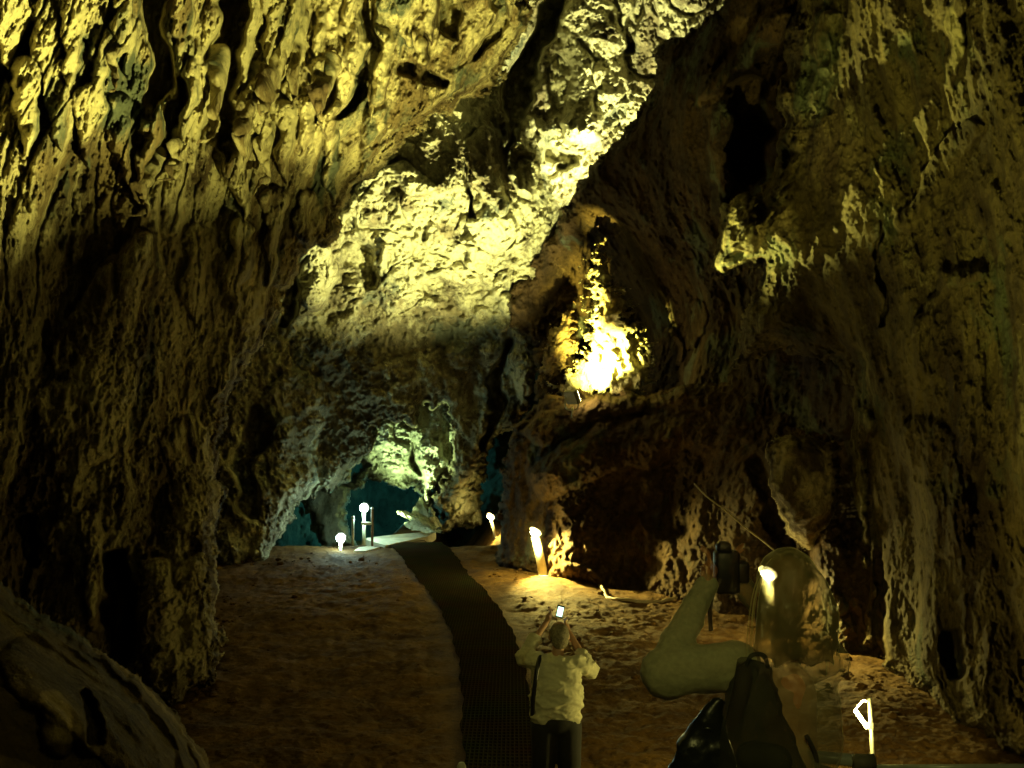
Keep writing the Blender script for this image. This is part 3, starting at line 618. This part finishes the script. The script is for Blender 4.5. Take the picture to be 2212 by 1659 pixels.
for (X, Y0, Y1, D, w), lab in zip(SP, sl):
    a = V(X+8, Y0-70, D+.25); b = V(X-6, Y1+15, D-.75); n = 26; r0 = w*D/F*.8; bm = bmesh.new()
    pts = [a.lerp(b, i/n) - a for i in range(n+1)]; rad = [r0*(1-.25*(i/n))*max(.04, 1-(i/n)**1.9)**.8 for i in range(n+1)]
    tube(bm, pts, rad, 28)
    arr = np.array([tuple(v.co + a) for v in bm.verts], np.float32)
    dz = .5*(1-worley(arr, 5, 301, (1, 1, .25))) + .3*fbm(arr, 3, 4, 302, (1, 1, .5))
    for v, d in zip(bm.verts, dz):
        nrm = Vector((v.co.x-(b-a).x*(v.co.z/(b-a).z), v.co.y, 0)); v.co += nrm*float(d)*1.6
    o = bm_obj('stalactite', bm, M_left, loc=a); tag(o, lab, 'stalactite', 'stalactites hanging from the left ceiling')
# ================================================================ PEOPLE
M_skin = simple('skin', (.42, .24, .15), .55, noise=.08)
def hand(bm, wrist, palm, side, r=.0085):
    """palm + four fingers and a thumb curled round a held thing; fingers point to 'palm' direction"""
    w = Vector(wrist); d = (Vector(palm)-w).normalized(); s = Vector(side).normalized(); n = d.cross(s).normalized()
    capsule(bm, w, w+d*.05, .024, .032, 10); 
    for i, (o_, L) in enumerate([(-.03, .060), (-.01, .070), (.01, .066), (.028, .052)]):
        k = w+d*.075+s*o_; m = k+d*L*.55+n*.012; e = m+d*L*.25+n*.03
        capsule(bm, w+d*.04+s*o_*.8, k, r*1.3, r*1.15, 8); capsule(bm, k, m, r*1.1, r, 8); capsule(bm, m, e, r, r*.85, 8)
    k = w+d*.02-s*.03; capsule(bm, k, k+d*.03-s*.025, r*1.4, r*1.2, 8); capsule(bm, k+d*.03-s*.025, k+d*.055-s*.022+n*.02, r*1.2, r, 8)
def head(bm, c, R=1.0, yaw=0):
    Rm = Matrix.Rotation(yaw, 3, 'Z'); c = Vector(c); g = lambda x, y, z: c + Rm @ Vector((x, y, z))*R
    ball(bm, g(0, -.01, .02), (.078*R, .098*R, .105*R), Rm); ball(bm, g(0, .03, -.05), (.058*R, .06*R, .065*R), Rm)
    ball(bm, g(0, .105, -.02), (.014*R, .022*R, .028*R), Rm, 2); ball(bm, g(0, .082, -.07), (.026*R, .016*R, .012*R), Rm, 2); ball(bm, g(0, .075, -.10), (.026*R, .02*R, .018*R), Rm, 2)
    for s in (-1, 1):
        ball(bm, g(s*.082, 0, -.01), (.012*R, .024*R, .034*R), Rm, 2); ball(bm, g(s*.033, .083, .005), (.014*R, .01*R, .011*R), Rm, 2)
# ---- man
mp_ = at(1203, 1450, 8.8); mx0, my0 = mp_[0]-.005, 8.8
man = empty('person', (mx0, my0, 0), rz=math.radians(4), label='grey-haired man in cream shirt and dark trousers seen from behind, raising a phone', cat='person')
sh_l, sh_r = (-.17, .0, 1.45), (.18, .0, 1.43); el_l, el_r = (-.27, .16, 1.46), (.31, .10, 1.35); wr_l, wr_r = (-.045, .36, 1.72), (.15, .33, 1.63)
bm = bmesh.new(); head(bm, (.03, .05, 1.655), 1.03)
capsule(bm, (.01, 0, 1.44), (.02, .03, 1.56), .058, .052)
capsule(bm, (0, .02, 1.0), (0, .02, 1.34), .10, .10)
for s, e, w in ((sh_l, el_l, wr_l), (sh_r, el_r, wr_r)): capsule(bm, s, e, .05, .042); capsule(bm, e, w, .042, .026)
hand(bm, wr_l, (.0, .40, 1.80), (0, 1, .2)); hand(bm, wr_r, (.09, .38, 1.77), (0, -1, .2))
for s in (-1, 1): capsule(bm, (s*.10, 0, .92), (s*.11, .02, .5), .09, .06); capsule(bm, (s*.11, .02, .5), (s*.12, 0, .08), .055, .04); capsule(bm, (s*.12, -.03, .04), (s*.14, .16, .03), .04, .035)
melt('body', bm, M_skin, man, .009, 3)
M_hair = simple('grey_hair', (.20, .17, .12), .8, noise=.5, scale=60, bump=.5)
bm = bmesh.new(); ball(bm, (.03, .028, 1.675), (.088, .103, .103)); ball(bm, (.03, -.02, 1.63), (.074, .066, .075)); melt('hair', bm, M_hair, man, .008, 3)
def wrinkle(o, amp, fr, seed, an=(1, 1, 1)):
    me = o.data; n = len(me.vertices); c = np.empty(n*3, np.float32); me.vertices.foreach_get('co', c); c = c.reshape(-1, 3)
    nn = np.empty(n*3, np.float32); me.vertices.foreach_get('normal', nn); nn = nn.reshape(-1, 3)
    c = c + nn*(amp*(ridge(c, fr, 3, seed, an)-.6))[:, None]; me.vertices.foreach_set('co', c.ravel().astype(np.float32)); me.update()
M_shirt = simple('cream_cotton', (.55, .52, .36), .9, noise=.06, scale=30, bump=.3)
bm = bmesh.new()
capsule(bm, (-.09, 0, 1.36), (-.09, 0, .99), .125, .13); capsule(bm, (.09, 0, 1.36), (.09, 0, .99), .125, .13); ball(bm, (0, -.01, 1.15), (.235, .155, .28)); capsule(bm, (-.14, 0, 1.43), (.15, 0, 1.42), .075, .075)
ball(bm, (0, 0, 1.46), (.10, .08, .05))
capsule(bm, sh_l, Vector(sh_l).lerp(Vector(el_l), 1), .075, .070); capsule(bm, sh_r, Vector(sh_r).lerp(Vector(el_r), 1.0), .078, .074)
capsule(bm, el_l, Vector(el_l).lerp(Vector(wr_l), .45), .066, .058); capsule(bm, el_r, Vector(el_r).lerp(Vector(wr_r), .35), .068, .06)
sh = melt('shirt', bm, M_shirt, man, .011, 4)
wrinkle(sh, .022, 3.6, 401, (1, 1, 2.4))
bm = bmesh.new(); bm.from_mesh(sh.data)
bmesh.ops.bisect_plane(bm, geom=bm.verts[:]+bm.edges[:]+bm.faces[:], plane_co=(0, 0, .915), plane_no=(.05, 0, 1), clear_inner=True); bm.to_mesh(sh.data); bm.free()
M_trou = simple('dark_cloth', (.012, .011, .010), .85)
bm = bmesh.new(); ball(bm, (0, 0, .93), (.20, .14, .13))
for s in (-1, 1): capsule(bm, (s*.10, 0, .90), (s*.115, .01, .5), .125, .10); capsule(bm, (s*.115, .01, .5), (s*.12, .0, .09), .10, .085)
melt('trousers', bm, M_trou, man, .014, 4)
bm = bmesh.new()
for s in (-1, 1): capsule(bm, (s*.12, -.05, .045), (s*.145, .19, .04), .05, .045)
melt('shoes', bm, M_black, man, .01, 2)
bm = bmesh.new(); P = smooth_curve([(-.12, .06, 1.50), (-.15, -.05, 1.49), (-.185, -.13, 1.38), (-.215, -.12, 1.15), (-.21, -.02, .98)], 8)
for i in range(len(P)-1): capsule(bm, P[i], P[i+1], .022, .022, 8)
melt('shoulder_strap', bm, M_black, man, .01, 2)
# phone (held)
ph = empty('phone', (mx0+.052, my0+.40, 1.80), rz=math.radians(4), label='small phone with a bright screen held above the head of the man', cat='phone')
Rx = Matrix.Rotation(math.radians(-8), 3, 'X') @ Matrix.Rotation(math.radians(14), 3, 'Y')
bm = bmesh.new(); box(bm, (0, 0, 0), (.066, .012, .115), Rx); bm_obj('case', bm, M_black, ph, bevel=.004)
bm = bmesh.new(); box(bm, Rx @ Vector((0, -.0075, 0)), (.052, .002, .085), Rx)
bm_obj('screen', bm, simple('phone_screen', (.5, .7, .6), .2, emit=(.65, 1, .8), es=2.2, noise=.5, scale=40), ph, smooth=False)
# ---- woman (blurred by her movement in the photo: see-through)
WD = 3.3; k = WD/F
def wv(X, Y, dy=0):
    p = V(X, Y, WD); return Vector((p.x, p.y+dy, p.z))
wo = V(1700, 894, WD); base = Vector((wo.x, WD, 1.50))
wom = empty('person', base, label='long-haired person from behind, blurred and see-through, raising a black camera', cat='person')
rel = lambda p: p - base
W_skin = simple('blurred_skin', (.62, .25, .09), .6, alpha=.54); W_hair = simple('blurred_hair', (.15, .125, .045), .6, noise=.08, scale=14, bump=.2, alpha=.80)
W_sw = simple('blurred_sweater', (.32, .32, .185), .95, noise=.14, scale=60, bump=.2, alpha=.92); W_body = simple('blurred_top', (.22, .20, .10), .95, noise=.2, scale=10, alpha=.58)
for m_, w_ in ((W_hair, 1.0), (W_sw, .25), (W_body, .5)):
    b_ = m_.node_tree.nodes['Principled BSDF']; b_.inputs['Sheen Weight'].default_value = w_; b_.inputs['Sheen Roughness'].default_value = .3; b_.inputs['Sheen Tint'].default_value = (1, .9, .5, 1)
W_dark = simple('blurred_dark_cloth', (.024, .024, .013), .95, noise=.4, scale=8, bump=.4, alpha=.88)
hc = rel(wv(1700, 1275)); bm = bmesh.new(); head(bm, hc+Vector((-.01, .02, 0)), .95, math.radians(15))
shl = rel(wv(1590, 1440)); shr = rel(wv(1790, 1430)); ell = rel(wv(1428, 1447, -.02)); wrl = rel(wv(1552, 1285, .20)); elr = shr + Vector((.02, .24, -.10)); wrr = rel(wv(1640, 1290, .28))
nb = (shl+shr)/2 + Vector((.01, 0, .03))
capsule(bm, nb, hc+Vector((0, 0, -.08)), .05, .046)
hipz = .86; hip = Vector((nb.x, 0, hipz))
capsule(bm, hip+Vector((0, 0, .05)), nb+Vector((0, 0, -.12)), .10, .10)
capsule(bm, shl, ell, .045, .036); capsule(bm, ell, wrl, .036, .024); capsule(bm, shr, elr, .045, .036); capsule(bm, elr, wrr, .036, .024)
hand(bm, wrl, rel(wv(1572, 1205, .24)), (.2, 1, 0)); hand(bm, wrr, rel(wv(1625, 1215, .30)), (-.2, -1, 0))
for s in (-1, 1): capsule(bm, hip+Vector((s*.09, 0, 0)), hip+Vector((s*.10, .02, -.42)), .08, .05); capsule(bm, hip+Vector((s*.10, .02, -.42)), Vector((hip.x+s*.1, 0, .08)), .05, .035); capsule(bm, (hip.x+s*.1, -.02, .035), (hip.x+s*.12, .15, .03), .035, .03)
melt('body', bm, W_skin, wom, .009, 3)
# hair
bm = bmesh.new(); ball(bm, hc+Vector((0, -.01, .03)), (.098, .115, .112))
hs_ = random.Random(3)
for X, Y1, r in [(1628+i_*8.4, 1385+hs_.uniform(0, 45), hs_.uniform(.016, .024) if i_ in (0, 1, 18, 19) else hs_.uniform(.024, .034)) for i_ in range(20)]:
    P = smooth_curve([hc+Vector(((X-1700)*k*.62, -.06, .05)), rel(wv(1700+(X-1700)*.92, 1300, -.09)), rel(wv(X, Y1-30, -.07)), rel(wv(X+(X-1700)*.1, Y1, -.06))], 5)
    for i in range(len(P)-1): capsule(bm, P[i], P[i+1], r*(1.05-.75*(i/len(P))**1.6), r*(1.05-.75*((i+1)/len(P))**1.6), 10)
hr = melt('hair', bm, W_hair, wom, .009, 3); wrinkle(hr, .004, 14, 411, (1, 1, .12))
hs_ = random.Random(9); bm = bmesh.new()
for q_ in range(16):
    o_ = hs_.uniform(-10, 6); t_ = .0; sd_ = q_ % 2
    P0 = [(1712+o_, 1186, -.03), (1672+o_, 1200, -.04), (1640+o_, 1238, -.05), (1622+o_*1.2, 1300, -.06), (1618+o_*2, 1380+abs(o_)*4, -.06)] if sd_ else \
         [(1690+o_, 1186, -.03), (1735+o_, 1200, -.04), (1764+o_, 1245, -.05), (1784+o_*1.2, 1320, -.06), (1792+o_*2, 1400+abs(o_)*5, -.06)]
    tube(bm, smooth_curve([rel(wv(*p_)) for p_ in P0], 6), .0009, 5)
bm_obj('rim_light_strands', bm, simple('rim_light_hair', (.60, .50, .22), .5, alpha=.6), wom)  # lighter strands stand in for the rim light round the hair
# sweater sleeve + body
bm = bmesh.new(); capsule(bm, shl+Vector((.0, 0, 0)), ell, .082, .076); ball(bm, ell+Vector((.02, 0, -.005)), (.085, .075, .085)); capsule(bm, ell+Vector((.01, 0, .02)), wrl, .060, .040)
sv = melt('sleeve', bm, W_sw, wom, .010, 5); wrinkle(sv, .007, 5, 412, (1, 1, 1.6))
bm = bmesh.new(); capsule(bm, shl+Vector((.06, .02, -.01)), shr, .07, .07); capsule(bm, Vector((nb.x-.04, .03, 1.0)), nb+Vector((-.04, .03, -.16)), .15, .145); capsule(bm, Vector((nb.x+.05, .03, 1.0)), nb+Vector((.05, .03, -.16)), .14, .14)
capsule(bm, shr, elr, .07, .06); capsule(bm, elr, wrr, .055, .038); capsule(bm, Vector((nb.x, .02, .70)), Vector((nb.x, .02, 1.0)), .18, .16)
sv = melt('sweater', bm, W_body, wom, .012, 5); wrinkle(sv, .008, 4, 413)
bm = bmesh.new()
for s in (-1, 1): capsule(bm, hip+Vector((s*.09, 0, 0)), hip+Vector((s*.10, .02, -.42)), .11, .085); capsule(bm, hip+Vector((s*.10, .02, -.42)), Vector((hip.x+s*.1, 0, .1)), .085, .07)
melt('trousers', bm, W_dark, wom, .014, 4)
# backpack
bp = empty('backpack', base+rel(wv(1625, 1640, -.10)), label='dark soft backpack on the back of the blurred woman', cat='backpack'); bb = Vector(bp.location)
g = lambda X, Y, dy=0: wv(X, Y, dy)-bb
bm = bmesh.new(); capsule(bm, g(1615, 1450, -.11), g(1600, 1700, -.14), .062, .13); capsule(bm, g(1600, 1440, -.11), g(1560, 1690, -.13), .05, .09); capsule(bm, g(1630, 1500, -.12), g(1680, 1690, -.13), .05, .085)
o = melt('bag_body', bm, W_dark, bp, .012, 5); wrinkle(o, .012, 4, 414, (1, 1, 2))
bm = bmesh.new(); capsule(bm, g(1590, 1590, -.20), g(1640, 1600, -.20), .05, .055); capsule(bm, g(1580, 1650, -.21), g(1650, 1660, -.21), .06, .06)
o = melt('pocket', bm, W_dark, bp, .011, 4)
bm = bmesh.new(); tube(bm, smooth_curve([g(1590, 1415, -.14), g(1600, 1392, -.15), g(1625, 1392, -.15), g(1635, 1418, -.14)]), .007, 8); bm_obj('grab_loop', bm, W_dark, bp)
bm = bmesh.new(); tube(bm, smooth_curve([g(1715, 1560, -.14), g(1735, 1600, -.13), g(1745, 1640, -.10)]), .008, 8); bm_obj('side_strap', bm, W_dark, bp)
bm = bmesh.new(); tube(bm, smooth_curve([g(1595, 1415, -.10), g(1580, 1450, -.16), g(1566, 1510, -.16), g(1560, 1560, -.14)]), .028, 10); bm_obj('shoulder_strap', bm, simple('blurred_strap', (.03, .022, .01), .8, alpha=.7), bp)
# handbag
M_pat = simple('patent_leather', (.010, .012, .012), .32, noise=.2, scale=9, bump=.8)
hb = empty('handbag', wv(1470, 1760, -.12), label='shiny black handbag hanging at the left side of the blurred woman', cat='handbag'); bb = Vector(hb.location)
bm = bmesh.new(); capsule(bm, g(1538, 1492, -.12), g(1475, 1590, -.12), .018, .036); capsule(bm, g(1475, 1590, -.12), g(1440, 1700, -.12), .034, .055); capsule(bm, g(1500, 1580, -.12), g(1500, 1720, -.12), .04, .07); capsule(bm, g(1530, 1530, -.12), g(1550, 1720, -.12), .03, .075)
o = melt('bag_body', bm, M_pat, hb, .011, 4); wrinkle(o, .012, 6, 415)
bm = bmesh.new(); tube(bm, smooth_curve([g(1478, 1600, -.12), g(1490, 1555, -.13), g(1515, 1545, -.14), g(1535, 1570, -.13), g(1545, 1610, -.12)]), .009, 8); bm_obj('bag_strap', bm, M_pat, hb)
# camera
W_blk = simple('blurred_black', (.012, .009, .006), .5, alpha=.9)
cm_ = wv(1606, 1262, .26); ca = empty('photo_camera', cm_, label='black camera held up in front of the face of the blurred woman', cat='camera')
bm = bmesh.new(); box(bm, (0, 0, 0), (.085, .07, .15)); box(bm, (.052, 0, .0), (.05, .06, .075)); box(bm, (-.01, .0, .085), (.05, .055, .04)); bm_obj('camera_body', bm, W_blk, ca, bevel=.012)
bm = bmesh.new(); tube(bm, [(0, .03, 0), (0, .10, 0), (0, .11, 0)], [.035, .037, .033], 20); bm_obj('lens', bm, W_blk, ca)
bm = bmesh.new(); tube(bm, smooth_curve([(-.05, -.03, -.06), (-.065, -.03, -.12), (-.062, -.03, -.2)]), .008, 8); bm_obj('neck_strap', bm, W_blk, ca)
# ================================================================ LIGHT
w = bpy.data.worlds.new('World'); C.world = w; w.use_nodes = True
w.node_tree.nodes['Background'].inputs[0].default_value = (.9, .75, .35, 1); w.node_tree.nodes['Background'].inputs[1].default_value = .006
FL = Vector((2.2, 6.0, .40))
light('SPOT', 'curtain_floodlight', FL, 15000, (1, .97, .25), at(330, -80, 11), .03, 78, .4)
va = (V(0, 340, 9)-FL).normalized()*.4; vb = (V(850, 420, 18)-FL).normalized()*.4
e = vb-va; q0 = va-e*.9; q1 = vb+e*.3
t = empty('floodlight', (FL.x, FL.y, 0), label='unseen low black floodlight beside the steps, with an added plate cutting its beam', cat='floodlight')
up = Vector((0, 0, FL.z)); bm = bmesh.new(); f_ = [bm.verts.new(x+up+y) for y in (Vector((0, 0, 0)), Vector((-.01, .02, 0))) for x in (q0, q1, q1-Vector((0, 0, .4)), q0-Vector((0, 0, .4)))]
for ix in ((0,1,2,3),(7,6,5,4),(0,4,5,1),(1,5,6,2),(2,6,7,3),(3,7,4,0)): bm.faces.new([f_[i_] for i_ in ix])
bm_obj('beam_blocker', bm, M_black, t, smooth=False)  # unseen plate added to keep the spot off the lower left wall
bm = bmesh.new(); box(bm, (.16, -.22, .2), (.30, .12, .4)); bm_obj('housing', bm, M_black, t, bevel=.02)
light('SPOT', 'ridge_fill', (-.9, 8.7, .12), 16000, (1, .95, .26), at(930, 40, 17.5), .06, 26, .6)  # added unseen spot that lifts the dim ceiling ridge
light('SPOT', 'back_floodlight', tuple(at(1112, 884, 22.7)), 9000, (.98, .97, .36), at(900, 400, 26.5), .06, 80, .75)
light('SPOT', 'band_floodlight', tuple(at(1300, 490, 24.7)), 5200, (.98, .97, .40), at(1240, 60, 26.5), .10, 110, .6)
fz = V(1236, 858, 21.9)
light('SPOT', 'ledge_floodlight', tuple(fz+Vector((.10, -.25, .35))), 10000, (1, .95, .18), V(1305, 768, 23.4), .05, 60, .6)
light('SPOT', 'ledge_floodlight', tuple(fz+Vector((.10, -.25, .35))), 7500, (1, .95, .18), V(1292, 590, 23.6), .05, 20, .8)
light('SPOT', 'ledge_floodlight', tuple(fz+Vector((.2, -.05, .14))), 14000, (1, .92, .16), V(1620, 500, 15), .05, 18, .9)
light('SPOT', 'lobe_fill', (1.9, 6.2, .5), 3800, (1, .95, .22), V(1612, 500, 15), .03, 9.5, .5)  # added unseen spot for the bright lobe on the right wall
light('SPOT', 'lobe_fill', (1.9, 6.2, .5), 2600, (1, .95, .24), V(1735, 200, 14.3), .03, 11, .9)  # second added spot, for the lit edge higher up
light('SPOT', 'right_fill', (1.0, 5.0, .4), 1700, (1, .97, .20), at(2200, 40, 10), .3, 58, .9)  # added fill light for the upper right wall, source unseen
light('SPOT', 'arch_floodlight', tuple(at(850, 1150, 28.6)), 1600, (.74, 1, .42), at(900, 960, 31), .05, 62, .6)
light('SPOT', 'left_fill', (0.0, 5.0, 1.0), 30, (1, .82, .14), at(300, 950, 12), .2, 60, .9)  # weak fill light added for the lower left wall
light('POINT', 'tunnel_fill', tuple(at(850, 1120, 36)), 230, (.18, .9, .85), size=.2)  # added teal light that brightens the rock beyond the arch
light('POINT', 'stair_fill', (.45, 1.2, 4.2), 32, (1, .93, .24), size=.25)  # unseen light added near the camera to bring up the woman
light('SPOT', 'stair_fill', (1.6, 1.2, 4.6), 200, (1, .93, .24), (.42, 8.8, 1.2), .1, 12, .9)  # narrow unseen spot added for the back of the man
C.view_settings.view_transform = 'Standard'; C.view_settings.look = 'None'; C.view_settings.exposure = 0; C.view_settings.gamma = 1
C.render.engine = 'CYCLES'; C.cycles.use_denoising = True; C.cycles.max_bounces = 6; C.cycles.sample_clamp_indirect = 5
